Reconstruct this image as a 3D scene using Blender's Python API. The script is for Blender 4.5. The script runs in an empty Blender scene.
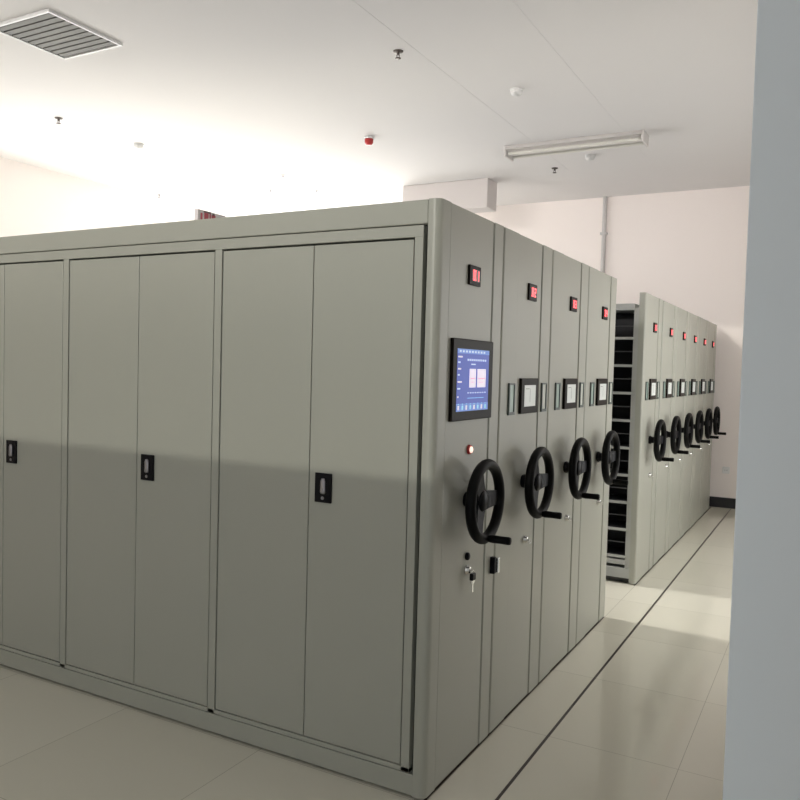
import bpy, bmesh, math, random
from mathutils import Vector, Matrix
random.seed(4)
C = bpy.context.scene.collection
sc = bpy.context.scene

# ------------------------------------------------------------------ camera
F, YAW, PITCH, ROLL = 791.7, 0.501308, -0.0405315, 0.0267347
CAM = Vector((1.3095, -2.66327, 1.66407))
fw = Vector((-math.sin(YAW)*math.cos(PITCH), math.cos(YAW)*math.cos(PITCH), math.sin(PITCH)))
r0 = Vector((math.cos(YAW), math.sin(YAW), 0)); u0 = r0.cross(fw)
rt = math.cos(ROLL)*r0 + math.sin(ROLL)*u0
up = -math.sin(ROLL)*r0 + math.cos(ROLL)*u0
cd = bpy.data.cameras.new('camera'); cam = bpy.data.objects.new('camera', cd); C.objects.link(cam)
cam.matrix_world = Matrix(((rt.x, up.x, -fw.x, CAM.x), (rt.y, up.y, -fw.y, CAM.y), (rt.z, up.z, -fw.z, CAM.z), (0, 0, 0, 1)))
cd.sensor_width = 36; cd.sensor_fit = 'HORIZONTAL'; cd.lens = F/800*36; cd.clip_start = 0.02
sc.camera = cam

# ------------------------------------------------------------------ light
w = bpy.data.worlds.new('world'); sc.world = w; w.use_nodes = True
w.node_tree.nodes['Background'].inputs[0].default_value = (0.80, 0.90, 1.0, 1)
w.node_tree.nodes['Background'].inputs[1].default_value = 0.5
def area(name, loc, rot, sx, sy, e, col):
    d = bpy.data.lights.new(name, 'AREA'); d.shape = 'RECTANGLE'; d.size = sx; d.size_y = sy; d.energy = e; d.color = col
    o = bpy.data.objects.new(name, d); C.objects.link(o); o.location = loc; o.rotation_euler = rot
    return o
R90 = math.pi/2
area('daylight_left_window', (-7.75, 4.3, 2.0), (0, -R90, 0), 2.1, 5.0, 225, (1.0, 0.98, 0.96))
area('aisle_floor_boost', (-7.72, 3.2, 2.0), (0, -R90+math.radians(14), 0), 1.8, 1.0, 80, (1.0, 0.97, 0.93)).data.spread = math.radians(45)  # extra narrow lamp added in the left window to brighten the aisle floor
area('column_fill', (2.02, -3.4, 1.15), (0, R90, 0), 2.1, 1.3, 26, (0.86, 0.94, 1.0))  # unseen lamp added beside the camera to brighten the column
area('daylight_right_window', (2.0, 4.2, 1.6), (0, R90-math.radians(18), 0), 2.1, 4.0, 64, (1.0, 0.975, 0.93))
area('daylight_back_window', (-2.2, -5.3, 2.4), (R90, 0, 0), 5.0, 1.5, 17, (0.93, 0.97, 1.0))
sd = bpy.data.lights.new('sun', 'SUN'); sd.energy = 0.75; sd.angle = math.radians(0.6); sd.color = (1, 0.97, 0.88)
so = bpy.data.objects.new('sun', sd); C.objects.link(so)
so.rotation_euler = Vector((0.10, 1.0, -math.tan(math.radians(6)))).to_track_quat('-Z', 'Y').to_euler()
sc.view_settings.view_transform = 'Standard'; sc.view_settings.look = 'None'
sc.view_settings.gamma = 1; sc.view_settings.use_curve_mapping = False
sc.view_settings.exposure = 0.0

area('daylight_far_window', (-5.97, 8.45, 2.45), (-R90, 0, 0), 2.9, 3.2, 290, (1.0, 0.98, 0.94))
area('far_wall_fill', (-1.9, -5.4, 3.5), (R90, 0, 0), 5.4, 0.5, 36, (1.0, 0.94, 0.90)).data.spread = math.radians(40)  # unseen narrow lamp added behind the camera to brighten the far wall
# ------------------------------------------------------------------ materials
def mat(name, col, rough=0.5, metal=0.0, noise=0.0, nscale=8, bump=0.0, emit=0.0, spec=0.5, coat=0.0):
    m = bpy.data.materials.new(name); m.use_nodes = True
    nt = m.node_tree; b = nt.nodes['Principled BSDF']
    b.inputs['Base Color'].default_value = (*col, 1); b.inputs['Roughness'].default_value = rough
    b.inputs['Metallic'].default_value = metal; b.inputs['Specular IOR Level'].default_value = spec
    b.inputs['Coat Weight'].default_value = coat
    if emit:
        b.inputs['Emission Color'].default_value = (*col, 1); b.inputs['Emission Strength'].default_value = emit
    if noise or bump:
        tc = nt.nodes.new('ShaderNodeTexCoord'); n = nt.nodes.new('ShaderNodeTexNoise')
        n.inputs['Scale'].default_value = nscale; n.inputs['Detail'].default_value = 4
        nt.links.new(tc.outputs['Object'], n.inputs['Vector'])
        if noise:
            mx = nt.nodes.new('ShaderNodeMix'); mx.data_type = 'RGBA'
            mx.inputs[6].default_value = (*[c*(1-noise) for c in col], 1)
            mx.inputs[7].default_value = (*[min(1, c*(1+noise)) for c in col], 1)
            nt.links.new(n.outputs['Fac'], mx.inputs[0]); nt.links.new(mx.outputs[2], b.inputs['Base Color'])
        if bump:
            bp = nt.nodes.new('ShaderNodeBump'); bp.inputs['Strength'].default_value = bump; bp.inputs['Distance'].default_value = 0.01
            nt.links.new(n.outputs['Fac'], bp.inputs['Height']); nt.links.new(bp.outputs['Normal'], b.inputs['Normal'])
    return m
M = {}
M['panel'] = mat('grey_steel_paint', (0.395, 0.40, 0.345), 0.38, noise=0.02, nscale=3)
M['panel2'] = mat('shelf_steel_paint', (0.42, 0.43, 0.41), 0.45)
M['gap'] = mat('dark_gap', (0.03, 0.03, 0.028), 0.8)
M['wall'] = mat('white_wall_paint', (0.90, 0.835, 0.80), 0.8, noise=0.01, nscale=2)
M['ceil'] = mat('white_ceiling_paint', (0.80, 0.785, 0.78), 0.85, noise=0.01, nscale=1.5)
M['beam'] = mat('beam_paint_with_shade', (0.66, 0.62, 0.605), 0.85)  # the beam's shade is put into its colour, greyer than the wall
M['pillar'] = mat('pale_column_paint', (0.80, 0.87, 0.92), 0.6)
M['black'] = mat('black_plastic', (0.006, 0.006, 0.008), 0.35, spec=0.12)
M['blacksoft'] = mat('black_rubbery_plastic', (0.006, 0.006, 0.006), 0.45, spec=0.08)
M['bezel'] = mat('dark_bezel', (0.012, 0.009, 0.007), 0.3, spec=0.05)
M['chrome'] = mat('chrome', (0.75, 0.75, 0.74), 0.18, 1.0)
M['steel'] = mat('dull_steel', (0.35, 0.34, 0.36), 0.4, 1.0)
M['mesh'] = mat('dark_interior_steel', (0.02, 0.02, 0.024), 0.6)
M['meshbar'] = mat('dark_shelf_rail', (0.06, 0.06, 0.065), 0.5)
M['under'] = mat('dark_undercarriage', (0.05, 0.05, 0.05), 0.6)
M['base'] = mat('dark_baseboard', (0.02, 0.02, 0.024), 0.3)
M['line'] = mat('dark_floor_inlay', (0.035, 0.025, 0.02), 0.4)
M['red'] = mat('red_digit_light', (1.0, 0.16, 0.18), 0.5, emit=1.25)
M['dred'] = mat('dark_red_display', (0.10, 0.006, 0.008), 0.25)
M['redp'] = mat('red_plastic', (0.45, 0.03, 0.03), 0.4)
M['btn'] = mat('lit_button', (1.0, 0.66, 0.55), 0.4, emit=1.3)
M['blue'] = mat('blue_screen', (0.085, 0.12, 0.42), 0.3, spec=0.1, emit=0.62)
M['blue2'] = mat('light_blue_screen', (0.16, 0.27, 0.62), 0.3, spec=0.1, emit=0.55)
M['tile'] = mat('white_screen_tile', (0.85, 0.78, 0.92), 0.3, spec=0.1, emit=0.6)
M['tred'] = mat('screen_red_text', (0.75, 0.25, 0.35), 0.3, emit=0.7)
M['txt'] = mat('screen_pale_text', (0.45, 0.55, 0.8), 0.3, emit=0.7)
M['cyan'] = mat('screen_cyan_icon', (0.22, 0.55, 0.85), 0.3, emit=0.7)
M['lcd'] = mat('pale_lcd', (0.60, 0.63, 0.60), 0.3, emit=0.25)
M['lcdline'] = mat('lcd_dark_line', (0.25, 0.27, 0.27), 0.4)
M['card'] = mat('pale_card', (0.60, 0.64, 0.57), 0.35)
M['cardgreen'] = mat('greenish_card', (0.42, 0.56, 0.50), 0.25)
M['frame'] = mat('dark_green_holder', (0.06, 0.085, 0.075), 0.4)
M['white'] = mat('white_plastic', (0.78, 0.78, 0.77), 0.4)
M['lampw'] = mat('white_lamp_enamel', (0.66, 0.635, 0.615), 0.4)
M['tube'] = mat('unlit_lamp_tube', (0.75, 0.74, 0.68), 0.3)
M['brass'] = mat('dark_sprinkler_metal', (0.12, 0.10, 0.09), 0.5, 0.6)
M['pipe'] = mat('grey_pipe', (0.55, 0.53, 0.52), 0.5)
M['alu'] = mat('white_window_frame', (0.8, 0.8, 0.8), 0.4)
M['paper'] = mat('white_printed_board', (0.85, 0.80, 0.80), 0.6)
M['redink'] = mat('red_print', (0.60, 0.12, 0.16), 0.6)
M['ink'] = mat('dark_print', (0.2, 0.15, 0.15), 0.6)
M['vent'] = mat('dark_vent', (0.16, 0.16, 0.14), 0.6)

# floor: glossy cream tiles, 0.8 m, hair-thin joints
def floor_mat():
    m = bpy.data.materials.new('glossy_cream_tile'); m.use_nodes = True
    nt = m.node_tree; b = nt.nodes['Principled BSDF']; L = nt.links
    tc = nt.nodes.new('ShaderNodeTexCoord'); br = nt.nodes.new('ShaderNodeTexBrick')
    br.offset = 0; br.inputs['Scale'].default_value = 1; br.inputs['Brick Width'].default_value = 0.8
    br.inputs['Row Height'].default_value = 0.8; br.inputs['Mortar Size'].default_value = 0.0015; br.inputs['Bias'].default_value = 0
    br.inputs['Color1'].default_value = (0.68, 0.655, 0.55, 1); br.inputs['Color2'].default_value = (0.71, 0.685, 0.58, 1)
    br.inputs['Mortar'].default_value = (0.42, 0.40, 0.32, 1)
    L.new(tc.outputs['Object'], br.inputs['Vector'])
    n = nt.nodes.new('ShaderNodeTexNoise'); n.inputs['Scale'].default_value = 2.2; n.inputs['Detail'].default_value = 6
    L.new(tc.outputs['Object'], n.inputs['Vector'])
    mx = nt.nodes.new('ShaderNodeMix'); mx.data_type = 'RGBA'; mx.blend_type = 'MULTIPLY'; mx.inputs[0].default_value = 0.25
    L.new(br.outputs['Color'], mx.inputs[6]); L.new(n.outputs['Color'], mx.inputs[7])
    L.new(br.outputs['Color'], b.inputs['Base Color'])
    b.inputs['Roughness'].default_value = 0.09
    return m
M['floor'] = floor_mat()
def glass_mat():
    m = bpy.data.materials.new('window_glass'); m.use_nodes = True
    nt = m.node_tree; nt.nodes.clear(); o = nt.nodes.new('ShaderNodeOutputMaterial')
    t = nt.nodes.new('ShaderNodeBsdfTransparent'); g = nt.nodes.new('ShaderNodeBsdfGlossy'); g.inputs['Roughness'].default_value = 0.02
    x = nt.nodes.new('ShaderNodeMixShader'); x.inputs[0].default_value = 0.06
    nt.links.new(t.outputs[0], x.inputs[1]); nt.links.new(g.outputs[0], x.inputs[2]); nt.links.new(x.outputs[0], o.inputs[0])
    return m
M['glass'] = glass_mat()

# ------------------------------------------------------------------ helpers
def tag(o, label=None, cat=None, group=None, kind=None):
    if label: o['label'] = label
    if cat: o['category'] = cat
    if group: o['group'] = group
    if kind: o['kind'] = kind
    return o
def empty(name, loc=(0, 0, 0)):
    o = bpy.data.objects.new(name, None); o.empty_display_size = 0.1; C.objects.link(o); o.location = loc
    return o
class MB:
    def __init__(s): s.bm = bmesh.new(); s.mats = []
    def mi(s, m):
        if m is None: return 0
        if m not in s.mats: s.mats.append(m)
        return s.mats.index(m)
    def box(s, x0, x1, y0, y1, z0, z1, bev=0.0, m=None):
        k = s.mi(m)
        r = bmesh.ops.create_cube(s.bm, size=1); vs = r['verts']
        for v in vs:
            v.co = Vector(((x0+x1)/2 + v.co.x*(x1-x0), (y0+y1)/2 + v.co.y*(y1-y0), (z0+z1)/2 + v.co.z*(z1-z0)))
        fs = {f for v in vs for f in v.link_faces}
        if bev:
            es = list({e for f in fs for e in f.edges})
            rr = bmesh.ops.bevel(s.bm, geom=es, offset=bev, segments=2, profile=0.5, affect='EDGES')
            fs = {f for f in fs if f.is_valid} | set(rr['faces'])
        for f in fs: f.material_index = k
        return s
    def cyl(s, p, q, r1, r2=None, seg=20, m=None):
        k = s.mi(m); r2 = r1 if r2 is None else r2
        p, q = Vector(p), Vector(q); d = q-p
        T = Matrix.Translation((p+q)/2) @ d.to_track_quat('Z', 'Y').to_matrix().to_4x4()
        r = bmesh.ops.create_cone(s.bm, cap_ends=True, segments=seg, radius1=r1, radius2=r2, depth=d.length, matrix=T)
        for f in {f for v in r['verts'] for f in v.link_faces}: f.material_index = k
        return s
    def lathe(s, prof, c, axis='Z', seg=24, m=None, closed=False):
        # prof: list of (radius, along axis)
        k = s.mi(m); rings = []; c = Vector(c)
        for (r, h) in prof:
            ring = []
            for i in range(seg):
                a = 2*math.pi*i/seg; u, v = r*math.cos(a), r*math.sin(a)
                co = Vector((u, v, h)) if axis == 'Z' else Vector((h, u, v))
                ring.append(s.bm.verts.new(c+co))
            rings.append(ring)
        n = len(rings)
        for j in range(n if closed else n-1):
            A, B = rings[j], rings[(j+1) % n]
            for i in range(seg):
                f = s.bm.faces.new((A[i], A[(i+1) % seg], B[(i+1) % seg], B[i])); f.material_index = k; f.smooth = True
        if not closed:
            for ring, rr in ((rings[0], prof[0][0]), (rings[-1], prof[-1][0])):
                if rr > 1e-5:
                    f = s.bm.faces.new(ring); f.material_index = k
        return s
    def extrude_z(s, pts, z0, z1, m=None):
        k = s.mi(m)
        a = [s.bm.verts.new((x, y, z0)) for x, y in pts]; b = [s.bm.verts.new((x, y, z1)) for x, y in pts]
        n = len(pts)
        fs = [s.bm.faces.new((a[i], a[(i+1) % n], b[(i+1) % n], b[i])) for i in range(n)]
        fs += [s.bm.faces.new(a), s.bm.faces.new(b)]
        for f in fs: f.material_index = k
        return s
    def extrude_x(s, pts, x0, x1, m=None):
        k = s.mi(m)
        a = [s.bm.verts.new((x0, y, z)) for y, z in pts]; b = [s.bm.verts.new((x1, y, z)) for y, z in pts]
        n = len(pts)
        fs = [s.bm.faces.new((a[i], a[(i+1) % n], b[(i+1) % n], b[i])) for i in range(n)]
        fs += [s.bm.faces.new(a), s.bm.faces.new(b)]
        for f in fs: f.material_index = k
        return s
    def build(s, name, m=None, parent=None, loc=None, smooth=False):
        bmesh.ops.recalc_face_normals(s.bm, faces=s.bm.faces[:])
        me = bpy.data.meshes.new(name)
        if smooth:
            for f in s.bm.faces: f.smooth = True
        s.bm.to_mesh(me); s.bm.free()
        if s.mats:
            for k in s.mats: me.materials.append(M[k])
        else: me.materials.append(M[m])
        if smooth: me.set_sharp_from_angle(angle=math.radians(38))
        o = bpy.data.objects.new(name, me); C.objects.link(o)
        if parent: o.parent = parent
        if loc: o.location = loc
        return o
def struct(name, mb, m, loc=None):
    o = mb.build(name, m, loc=loc); o['kind'] = 'structure'; return o
def kids(o): return [c for c in bpy.data.objects if c.parent == o]
def copy_tree(o, parent=None):
    ch = kids(o); c = o.copy(); C.objects.link(c)
    if parent: c.parent = parent
    for k in ch: copy_tree(k, c)
    return c

# ------------------------------------------------------------------ the room
HC = 4.04; XL, XR, YB, YF = -7.5, 1.75, -5.0, 8.1
struct('floor', MB().box(XL-.3, XR+.3, YB-.3, YF+.3, -0.12, 0), 'floor')
struct('ceiling', MB().box(XL-.3, XR+.3, YB-.3, YF+.3, HC, HC+0.15), 'ceil')
wx0, wx1, wz0, wz1 = -7.35, -4.60, .9, 4.0
m = MB(); m.box(XL-.2, wx0, YF, YF+.2, 0, HC); m.box(wx1, XR+.2, YF, YF+.2, 0, HC); m.box(wx0, wx1, YF, YF+.2, 0, wz0); m.box(wx0, wx1, YF, YF+.2, wz1, HC)
struct('wall_far', m, 'wall')
def wall_x(name, x0, x1, oy0, oy1, oz0, oz1):
    m = MB()
    m.box(x0, x1, YB, oy0, 0, HC); m.box(x0, x1, oy1, YF, 0, HC)
    m.box(x0, x1, oy0, oy1, 0, oz0); m.box(x0, x1, oy0, oy1, oz1, HC)
    struct(name, m, 'wall')
wall_x('wall_left', XL-.2, XL, 1.8, 6.8, 0.95, 3.05)
m = MB(); a, b = XR, XR+.2
m.box(a, b, YB, -4.1, 0, HC); m.box(a, b, -4.1, -2.7, 2.2, HC); m.box(a, b, -2.7, 2.2, 0, HC)
m.box(a, b, 2.2, 6.2, 0, .5); m.box(a, b, 2.2, 6.2, 2.7, HC); m.box(a, b, 6.2, YF, 0, HC)
struct('wall_right', m, 'wall')
m = MB(); ox0, ox1, oz0, oz1 = -4.7, 0.3, 1.71, 3.1
m.box(XL-.2, ox0, YB-.2, YB, 0, HC); m.box(ox1, XR+.2, YB-.2, YB, 0, HC); m.box(ox0, ox1, YB-.2, YB, 0, oz0); m.box(ox0, ox1, YB-.2, YB, oz1, 3.25); m.box(ox0, ox1, YB-.2, YB, 3.75, HC)
struct('wall_back', m, 'wall')
def window_x(n, x, y0, y1, z0, z1, div):
    r = empty('window_%d' % n, (x, (y0+y1)/2, z0)); r['kind'] = 'structure'
    hy = (y1-y0)/2; H = z1-z0; f = MB()
    f.box(-.03, .03, -hy, hy, 0, .06); f.box(-.03, .03, -hy, hy, H-.06, H); f.box(-.03, .03, -hy, -hy+.06, .06, H-.06); f.box(-.03, .03, hy-.06, hy, .06, H-.06)
    for i in range(1, div):
        yy = -hy + 2*hy*i/div; f.box(-.025, .025, yy-.025, yy+.025, .06, H-.06)
    f.build('window_frame', 'alu', r)
    MB().box(-.004, .004, -hy+.05, hy-.05, .05, H-.05).build('window_pane', 'glass', r)
    return r
window_x(1, XL-.1, 1.8, 6.8, .95, 3.05, 5)
window_x(2, XR+.1, 2.2, 6.2, .5, 2.7, 3)
m = MB(); m.box(XR-.02, XR+.22, -4.16, -4.10, 0, 2.26); m.box(XR-.02, XR+.22, -2.70, -2.64, 0, 2.26); m.box(XR-.02, XR+.22, -4.10, -2.70, 2.20, 2.26)
struct('added_doorway', m, 'alu')  # unseen doorway added as the opening for the column's fill lamp
r = window_x(3, 0, -2.5, 2.5, 0, 1.39, 1); r.location = (-2.2, YB-.1, 1.71); r.rotation_euler = (0, 0, math.pi/2)
r = window_x(4, 0, -2.5, 2.5, 0, .5, 1); r.location = (-2.2, YB-.1, 3.25); r.rotation_euler = (0, 0, math.pi/2)  # unseen high window added as the opening for the far-wall lamp
r = window_x(5, 0, wx0-(wx0+wx1)/2, wx1-(wx0+wx1)/2, 0, wz1-wz0, 2); r.location = ((wx0+wx1)/2, YF+.1, wz0); r.rotation_euler = (0, 0, math.pi/2)
# pillar beside the camera, a deep ceiling beam, baseboards, floor inlay
struct('wall_column', MB().box(1.1499, XR, -1.0, -0.6, 0, HC, 0.003), 'pillar')
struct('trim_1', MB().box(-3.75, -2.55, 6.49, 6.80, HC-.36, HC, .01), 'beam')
struct('baseboard_far', MB().box(XL, XR, YF-.015, YF, 0, .13, .003), 'base')
struct('baseboard_right', MB().box(XR-.015, XR, -.6, YF-.015, 0, .13, .003), 'base')
struct('baseboard_left', MB().box(XL, XL+.015, YB, YF-.015, 0, .13, .003), 'base')
struct('trim_2', MB().box(.2235, .2365, -4.9, 8.07, -.001, .0008), 'line')
struct('trim_3', MB().box(-.012, -.002, .0, 2.725, -.001, .0008).box(-.012, -.002, 3.655, 8.07, -.001, .0008), 'line')
for i, (x, y0, y1) in enumerate(((-0.62, -1.0, 6.49), (-1.55, -1.0, 6.49))):
    struct('trim_%d' % (4+i), MB().box(x-.012, x+.012, y0, y1, HC-.0015, HC+.001), 'ceil')

# ------------------------------------------------------------------ shelving units
ZT = 2.30
def end_panel(W, s1, s2, rr, parent):
    # plan outline (x out of the row, y along it): rounded edges, a shallow recessed middle field
    pts = [(-.05, 0)]
    for i in range(6):
        a = math.pi/2*i/5; pts.append((-rr+rr*math.sin(a), rr-rr*math.cos(a)))
    d = .004
    pts += [(0, s1-.005), (-.011, s1), (-d, s1+.006), (-d, s2-.006), (-.011, s2), (0, s2+.005)]
    for i in range(6):
        a = math.pi/2*i/5; pts.append((-.012+.012*math.cos(a), W-.012+.012*math.sin(a)))
    pts.append((-.05, W))
    o = MB().extrude_z(pts, .012, ZT).build('end_panel', 'panel', parent)
    return o
SEG = {'0': 'abcdef', '1': 'bc', '2': 'abged', '3': 'abgcd', '4': 'fgbc', '5': 'afgcd', '6': 'afgedc', '7': 'abc', '8': 'abcdefg', '9': 'abcdfg'}
def digits(txt, yc, zc, h, wd, x0, x1, m):
    out = []
    t = h*.17; pitch = wd*1.45
    for i, ch in enumerate(txt):
        mb = MB(); out.append(mb); y = yc + (i-(len(txt)-1)/2)*pitch; l, r_, b, tp = y-wd/2, y+wd/2, zc-h/2, zc+h/2
        S = {'a': (l, r_, tp-t, tp), 'd': (l, r_, b, b+t), 'g': (l, r_, zc-t/2, zc+t/2), 'b': (r_-t, r_, zc, tp), 'c': (r_-t, r_, b, zc), 'f': (l, l+t, zc, tp), 'e': (l, l+t, b, zc)}
        for s in SEG[ch]:
            a = S[s]; mb.box(x0, x1, a[0], a[1], a[2], a[3], m=m)
    return out
def number_display(txt, yc, parent):
    f = MB().box(-.008, .006, yc-.056, yc+.056, 2.008, 2.088, .002).build('number_display', 'bezel', parent)
    MB().box(.006, .0075, yc-.036, yc+.040, 2.024, 2.072).build('display_window', 'dred', f)
    for d in digits(txt, yc+.003, 2.048, .042, .023, .0072, .0088, 'red'): d.build('digit', None, f)
def handwheel(yc, zc, parent):
    R, cx = .152, .084; prof = []
    for i in range(14):
        a = 2*math.pi*i/14; prof.append((R+.022*math.cos(a), cx+.022*math.sin(a)))
    rim = MB().lathe(prof, (0, yc, zc), 'X', 40, closed=True).build('handwheel', 'blacksoft', parent)
    MB().lathe([(.03, -.008), (.034, .006), (.026, .02), (.026, .045), (.040, .054), (.044, .074), (.036, .084), (.012, .088), (0, .088)], (0, yc, zc), 'X', 28).build('hub', 'black', rim)
    for a in (0, 118, 246):
        a = math.radians(a); m = MB(); k = Vector((0, math.cos(a), math.sin(a))); n = Vector((0, -math.sin(a), math.cos(a)))
        sec = [(.028, .066, .040), (.075, .070, .035), (.115, .076, .031), (.147, .082, .030)]
        vs = []
        for (d, x, hw) in sec:
            c = Vector((0, yc, zc)) + k*d
            vs.append([m.bm.verts.new(c + n*sx*hw + Vector((x+dx, 0, 0))) for sx, dx in ((-1, -.007), (1, -.007), (1, .007), (-1, .007))])
        for A, B in zip(vs, vs[1:]):
            for i in range(4): m.bm.faces.new((A[i], A[(i+1) % 4], B[(i+1) % 4], B[i]))
        m.bm.faces.new(vs[0]); m.bm.faces.new(vs[-1]); m.build('spoke', 'black', rim)
    zb = zc-.150
    MB().lathe([(.012, .085), (.012, .100), (.0145, .102), (.0165, .120), (.0155, .155), (.0165, .188), (.0145, .196), (0, .197)], (0, yc, zb), 'X', 18).build('crank_handle', 'blacksoft', rim)
def lock(yc, zc, parent, key=False):
    o = MB().lathe([(.020, -.008), (.020, .003), (.016, .006), (.016, .014), (.011, .017), (0, .017)], (0, yc, zc), 'X', 20).build('lock', 'chrome', parent)
    k = MB().box(.014, .028, yc-.0015, yc+.0015, zc-.004, zc+.004)
    k.lathe([(.006, -.001), (.012, -.001), (.012, .001), (.006, .001)], (.028, yc, zc-.008), 'X', 14, closed=True)
    if key:
        k.box(.022, .032, yc-.015, yc+.015, zc-.052, zc-.014, .003); k.box(.025, .029, yc-.006, yc+.006, zc-.090, zc-.048)
    k.build('key', 'chrome', o)
    if key: MB().box(.019, .036, yc-.017, yc+.017, zc-.040, zc-.010, .004).build('key_head', 'black', o)
def card_holder(yc, parent, m='card'):
    f = MB(); y0, y1, z0, z1 = yc-.038, yc+.038, 1.460, 1.607
    f.box(-.001, .008, y0, y0+.010, z0, z1); f.box(-.001, .008, y1-.010, y1, z0, z1)
    f.box(-.001, .008, y0+.010, y1-.010, z0, z0+.014); f.box(-.001, .008, y0+.010, y1-.010, z1-.008, z1)
    o = f.build('card_holder', 'frame', parent)
    MB().box(-.001, .004, y0+.010, y1-.010, z0+.014, z1-.008).build('card', m, o)
SHZ = [1.945-.2165*k for k in range(9)]
def rack(W, L, parent, closed_front=False):
    # open steel racking behind the end panel; four bays
    g = .012
    u = MB(); bay = (L-.05)/4
    for k in range(5):
        xc = -.05-bay*k
        a, b = (xc-.04, xc) if k == 0 else (xc-.02, xc+.02) if k < 4 else (xc, xc+.035)
        u.box(a, b, g+.004, W-g, .06, 2.185)
    u.build('upright', 'panel2', parent)
    s = MB()
    for z in SHZ: s.box(-L+.03, -.085, g, g+.012, z-.010, z+.010).box(-L+.03, -.085, W-g-.012, W-g, z-.010, z+.010)
    s.build('shelf_edges', 'panel2', parent)
    s = MB()
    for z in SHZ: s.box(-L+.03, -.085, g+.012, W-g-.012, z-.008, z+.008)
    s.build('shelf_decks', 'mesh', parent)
    MB().box(-L, -.085, g-.006, W-g, 2.165, 2.216, .002).build('top_board', 'panel2', parent)
    MB().box(-L, -.052, g-.004, W-g, .045, .125, .003).box(-L+.03, -.085, g, W-g, .15, .19).build('base_frame', 'panel2', parent)
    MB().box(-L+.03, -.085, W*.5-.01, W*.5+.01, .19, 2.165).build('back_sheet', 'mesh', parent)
    b = MB()
    for z in [2.04]+[q-.105 for q in SHZ]:
        b.cyl((-L+.03, g+.02, z), (-.088, g+.02, z), .004, seg=8)
        b.cyl((-L+.03, W-g-.02, z), (-.088, W-g-.02, z), .004, seg=8)
    b.build('file_rail', 'meshbar', parent)
    MB().box(-L+.05, -.03, .05, W-.05, .005, .045).build('undercarriage', 'under', parent)

def mobile_unit(txt):
    W = .685; t = empty('mobile_shelving_unit')
    end_panel(W, .19, .53, .014, t); rack(W, 4.1, t)
    number_display(txt, .386, t)
    b = MB().box(-.008, .010, .255, .495, 1.460, 1.630, .003).build('control_panel', 'bezel', t)
    s = MB().box(.010, .0112, .294, .452, 1.494, 1.597, m='lcd')
    s.box(.0112, .0116, .370, .373, 1.515, 1.580, m='lcdline'); s.box(.0112, .0116, .31, .36, 1.578, 1.581, m='lcdline')
    s.build('screen', None, b)
    card_holder(.138, t, 'cardgreen'); card_holder(.600, t)
    handwheel(.345, 1.13, t); lock(.392, .835, t)
    return t
def set_loc(o, y): o.location = (0, y, 0)

# first unit: doors on its outer side, big touch screen
t1 = empty('cabinet_shelving_unit', (0, 0, 0))
tag(t1, 'nearest grey steel shelving unit with double doors and large blue touch screen', 'shelving unit')
W1, L1 = .648, 4.12
end_panel(W1, .098, .536, .030, t1)
MB().box(-L1, -.052, .001, W1-.004, 2.208, 2.298, .004).build('fascia', 'panel', t1)
car = MB(); car.box(-L1, -.07, .035, W1-.01, .10, 2.208); car.build('carcass', 'gap', t1)
MB().box(-L1, -.052, .006, W1-.01, .012, .095, .003).build('plinth', 'panel', t1)
fr = MB(); fr.box(-L1, -.070, .003, .035, 2.160, 2.204, .0015)
bays = []
x = -.108
for k in range(4):
    bays.append((x, x-.945)); x -= .990
fr.box(-.106, -.070, .003, .035, .10, 2.160, .0015)
for a, b in bays: fr.box(b-.042, b-.003, .003, .035, .10, 2.160, .0015)
fr.box(-L1, -.070, .003, .035, .10, .118, .0015)
fr.build('door_frame', 'panel', t1)
for a, b in bays:
    mid = a-.462
    for (p, q, active) in ((a-.003, mid+.002, True), (mid-.002, b+.003, False)):
        d = MB().box(q, p, .005, .030, .122, 2.152, .0025).build('door', 'panel', t1)
        if active:
            hx = mid+.075
            h = MB().box(hx-.040, hx+.040, -.0035, .006, 1.108, 1.228, .002).build('door_handle', 'black', d)
            lv = MB().lathe([(.010, 0), (.013, .006), (.012, .05), (.008, .062), (0, .063)], (0, 0, 0), 'Z', 14)
            for v in lv.bm.verts: v.co = Vector((v.co.x + hx + .002, v.co.y*.55 - .006, v.co.z + 1.145))
            lv.cyl((hx, -.006, 1.127), (hx, -.002, 1.127), .007)
            tag(lv.build('handle_lever', 'steel', h), 'dull metal lever')
        if not active and False: pass
number_display('01', .330, t1)
bz = MB().box(-.008, .010, .128, .538, 1.459, 1.787, .004).build('touch_screen', 'bezel', t1)
s = MB(); X = .010
s.box(X, X+.001, .166, .488, 1.497, 1.747, m='blue')
s.box(X+.001, X+.0014, .166, .488, 1.728, 1.747, m='blue2')
s.box(X+.001, X+.0014, .166, .488, 1.497, 1.528, m='blue2')
def bar(y0, y1, z0, z1, k): s.box(X+.0014, X+.0018, y0, y1, z0, z1, m=k)
for i in range(9): bar(.185+i*.030, .185+i*.030+.016, 1.733, 1.741, 'txt')       # header line
for i, zz in enumerate((1.712, 1.690, 1.664, 1.640, 1.612, 1.585, 1.552)):      # left column entries
    bar(.172, .172+(.040, .022, .030, .018, .040, .026, .012)[i], zz, zz+.006, 'txt' if i % 2 else 'tile')
for i in range(10): bar(.262+i*.020, .262+i*.020+.013, 1.700, 1.708, 'txt')
bar(.300, .345, 1.684, 1.689, 'txt')
for a_, b_ in ((.286, .350), (.366, .455)):
    bar(a_, b_, 1.592, 1.668, 'tile')
    s.box(X+.0018, X+.0021, a_+.008, b_-.008, 1.627, 1.631, m='tred'); s.box(X+.0018, X+.0021, a_+.014, b_-.018, 1.612, 1.615, m='tred')
for i in range(8): bar(.270+i*.025, .270+i*.025+.014, 1.568, 1.573, 'txt')
bar(.27, .44, 1.548, 1.550, 'cyan')
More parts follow.
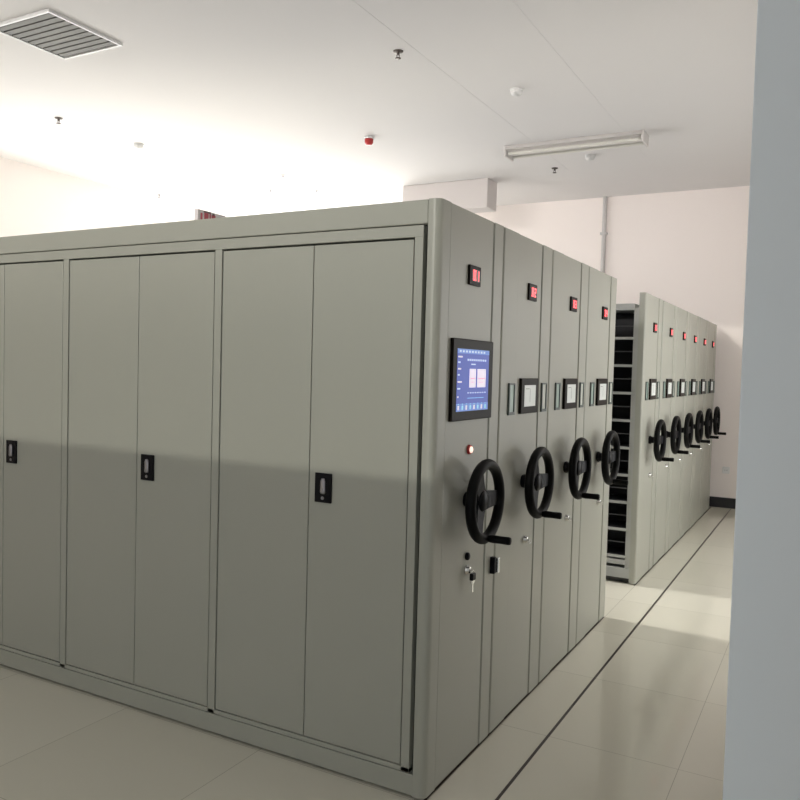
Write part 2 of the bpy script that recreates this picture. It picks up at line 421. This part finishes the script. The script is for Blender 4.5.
for i in range(8):
    y = .178+i*.039; bar(y, y+.014, 1.503, 1.520, 'cyan' if i % 2 else 'tile'); bar(y+.003, y+.010, 1.524, 1.528, 'cyan')
s.build('screen', None, bz)
b = MB().lathe([(.020, -.008), (.020, .004), (.013, .006), (.012, .005)], (0, .335, 1.335), 'X', 24).build('push_button', 'redp', t1)
MB().lathe([(.013, .0), (.013, .010), (.008, .013), (0, .013)], (0, .335, 1.335), 'X', 20).build('button_lamp', 'btn', b)
handwheel(.322, 1.13, t1)
lock(.345, .832, t1, True)
MB().lathe([(.016, -.008), (.016, .006), (.010, .010), (0, .010)], (0, .345, .888), 'X', 20).build('keyhole_cover', 'black', t1)
la = MB().box(-.002, .022, .598, .622, .76, .835, .004).build('seam_latch', 'black', t1)
MB().box(.018, .032, .622, .640, .762, .83, .003).box(-.002, .02, .626, .636, .785, .81).build('latch_plate', 'chrome', la)

GRP = None
u = mobile_unit('02'); set_loc(u, .652); units = [u]
def set_digits(unit, txt):
    for c in kids(unit):
        if c.name.startswith('number_display'):
            gs = sorted([g for g in kids(c) if g.name.startswith('digit')], key=lambda g: g.name)
            for g, d in zip(gs, digits(txt, .389, 2.048, .042, .023, .0072, .0088, 'red')):
                me = bpy.data.meshes.new('digit'); bmesh.ops.recalc_face_normals(d.bm, faces=d.bm.faces[:]); d.bm.to_mesh(me); d.bm.free(); me.materials.append(M['red']); g.data = me
tag(u, 'narrow grey shelving unit with handwheel directly behind the touch screen unit', 'shelving unit', 'narrow shelving units with small square screens')
labs = [(1.344, '03', 'grey handwheel shelving unit, third from the camera in the near block'),
        (2.036, '04', 'last handwheel shelving unit of the near block, beside the open aisle'),
        (3.655, '05', 'grey handwheel shelving unit with open black shelves facing the aisle, first of the far block'),
        (4.385, '06', 'second handwheel shelving unit of the far block, counted from the open aisle'),
        (5.085, '07', 'third handwheel shelving unit of the far block, counted from the open aisle'),
        (5.780, '08', 'fourth handwheel shelving unit of the far block, counted from the open aisle'),
        (6.475, '09', 'fifth handwheel shelving unit of the far block, next to last before the wall'),
        (7.170, '10', 'farthest handwheel shelving unit, last of the far block by the white wall')]
bpy.context.view_layer.update()
for y, n, lab in labs:
    c = copy_tree(u); set_loc(c, y); c['label'] = lab; set_digits(c, n); units.append(c)

# sign-like box lying on top of the first unit
sg = empty('printed_box', (-1.42, .285, 2.298))
tag(sg, 'small white box with red and dark printing on top of the nearest cabinet', 'box')
MB().box(-.012, .012, -.06, .14, 0, .105, .002).build('carton', 'paper', sg)
pr = MB()
for (y0, y1, z0, z1, k) in ((-.085, -.07, .01, .08, 'redink'), (-.055, -.02, .012, .085, 'redink'), (-.012, .0, .01, .085, 'redink'), (.006, .038, .012, .082, 'redink'),
                            (.012, .032, .082, .09, 'ink'), (-.06, .0, .086, .094, 'ink'), (.062, .078, .02, .075, 'ink'), (.098, .112, .025, .075, 'ink')):
    pr.box(.0115, .0128, y0*.85+.03, y1*.85+.03, z0+.008, z1+.009, m=k)
pr.build('print', None, sg)

# ------------------------------------------------------------------ ceiling and wall fittings
lp = empty('ceiling_lamp', (-1.14, 5.38, HC)); tag(lp, 'long unlit twin-tube lamp on the white ceiling', 'ceiling lamp')
MB().extrude_x([(-.10, 0), (.10, 0), (.115, -.040), (.070, -.040), (.035, -.075), (-.035, -.075), (-.070, -.040), (-.115, -.040)], -.70, .70).build('housing', 'lampw', lp)
for s_ in (-1, 1): MB().cyl((-.685, s_*.078, -.080), (.685, s_*.078, -.080), .016).build('lamp_tube', 'tube', lp)
for s_ in (-1, 1):
    a_ = .70*s_; MB().box(min(a_, a_+.022*s_), max(a_, a_+.022*s_), -.12, .12, -.11, 0, .003).build('end_cap', 'lampw', lp)
def detector(x, y, lab, name='smoke_detector', k=1.0):
    t = empty(name, (x, y, HC)); tag(t, lab, 'smoke detector')
    MB().lathe([(0, 0), (.055*k, 0), (.055*k, -.012), (.048*k, -.016)], (0, 0, 0)).build('base_plate', 'white', t)
    MB().lathe([(.050*k, -.010), (.050*k, -.030), (.042*k, -.045*k), (.020*k, -.055*k), (0, -.056*k)], (0, 0, 0)).build('sensor_head', 'white', t)
    return t
detector(-1.15, 3.73, 'white round smoke detector nearest the camera, left above the long lamp')
detector(-1.14, 5.98, 'white round smoke detector right below the long ceiling lamp')
detector(-5.49, 3.63, 'smoke detector over the left part of the room, above the printed box')
def sprinkler(x, y, lab, m='brass', name='sprinkler', cat='sprinkler', z=HC):
    t = empty(name, (x, y, z)); tag(t, lab, cat)
    MB().lathe([(0, 0), (.038, 0), (.036, -.006), (.014, -.010)], (0, 0, 0)).build('escutcheon', 'white' if m != 'brass' else 'brass', t)
    MB().cyl((0, 0, -.004), (0, 0, -.030), .011).cyl((-.012, 0, -.028), (-.008, 0, -.052), .003, seg=8).cyl((.012, 0, -.028), (.008, 0, -.052), .003, seg=8).lathe([(0, -.050), (.022, -.052), (.022, -.055), (0, -.056)], (0, 0, 0)).build('sprinkler_head', m, t)
sprinkler(-1.67, 2.60, 'dark sprinkler head on the ceiling nearest the camera, upper middle')
sprinkler(-1.66, 6.36, 'small dark sprinkler head on the ceiling just below the lamp')
sprinkler(-5.52, 2.63, 'dark sprinkler head at the far left of the ceiling')
sprinkler(-4.87, 5.40, 'small sprinkler in the bright ceiling, topmost of a close trio', 'steel')
sprinkler(-5.53, 6.00, 'small sprinkler in the bright ceiling, left one of a close trio', 'steel')
sprinkler(-4.97, 6.28, 'small sprinkler in the bright ceiling, right one of a close trio', 'steel')
sprinkler(-7.20, 5.60, 'small sprinkler in the bright ceiling above the left end of the cabinets', 'steel')
al = empty('fire_alarm', (-3.02, 4.42, HC)); tag(al, 'small red and white alarm fitting on the ceiling', 'alarm')
MB().lathe([(0, 0), (.052, 0), (.052, -.018), (.042, -.024)], (0, 0, 0)).build('base_plate', 'white', al)
MB().lathe([(.046, -.020), (.044, -.058), (.030, -.078), (0, -.080)], (0, 0, 0)).build('alarm_dome', 'redp', al)
vt = empty('ceiling_vent', (-3.80, 1.28, HC)); tag(vt, 'square dark ceiling vent with white frame', 'vent')
v = MB(); v.box(-.32, .32, .302, .32, -.02, 0); v.box(-.32, .32, -.32, -.302, -.02, 0); v.box(-.32, -.302, -.302, .302, -.02, 0); v.box(.302, .32, -.302, .302, -.02, 0); v.build('vent_frame', 'white', vt)
v = MB()
for i in range(9): v.box(-.302, .302, -.285+i*.065, -.235+i*.065, -.014, -.004)
v.box(-.302, .302, -.302, .302, -.006, 0); v.build('vent_grille', 'vent', vt)
pp = empty('conduit_pipe', (-1.505, YF-.03, .13)); tag(pp, 'thin vertical grey pipe running up the far white wall', 'pipe')
MB().cyl((0, 0, .002), (0, 0, HC-.131), .028).build('pipe', 'pipe', pp)
m = MB()
for zz in (.6, 1.7, 2.6, 3.4): m.box(-.045, .045, -.036, .0305, zz, zz+.03)
m.build('pipe_clamp', 'pipe', pp)
ws = empty('wall_socket', (.15, YF, .48)); tag(ws, 'small white socket low on the far wall past the cabinets', 'socket')
MB().box(-.043, .043, -.010, 0, -.043, .043, .003).build('cover_plate', 'white', ws)
m = MB()
for dx in (-.012, .012): m.box(dx-.002, dx+.002, -.0108, -.009, -.008, .008)
m.build('socket_slots', 'black', ws)
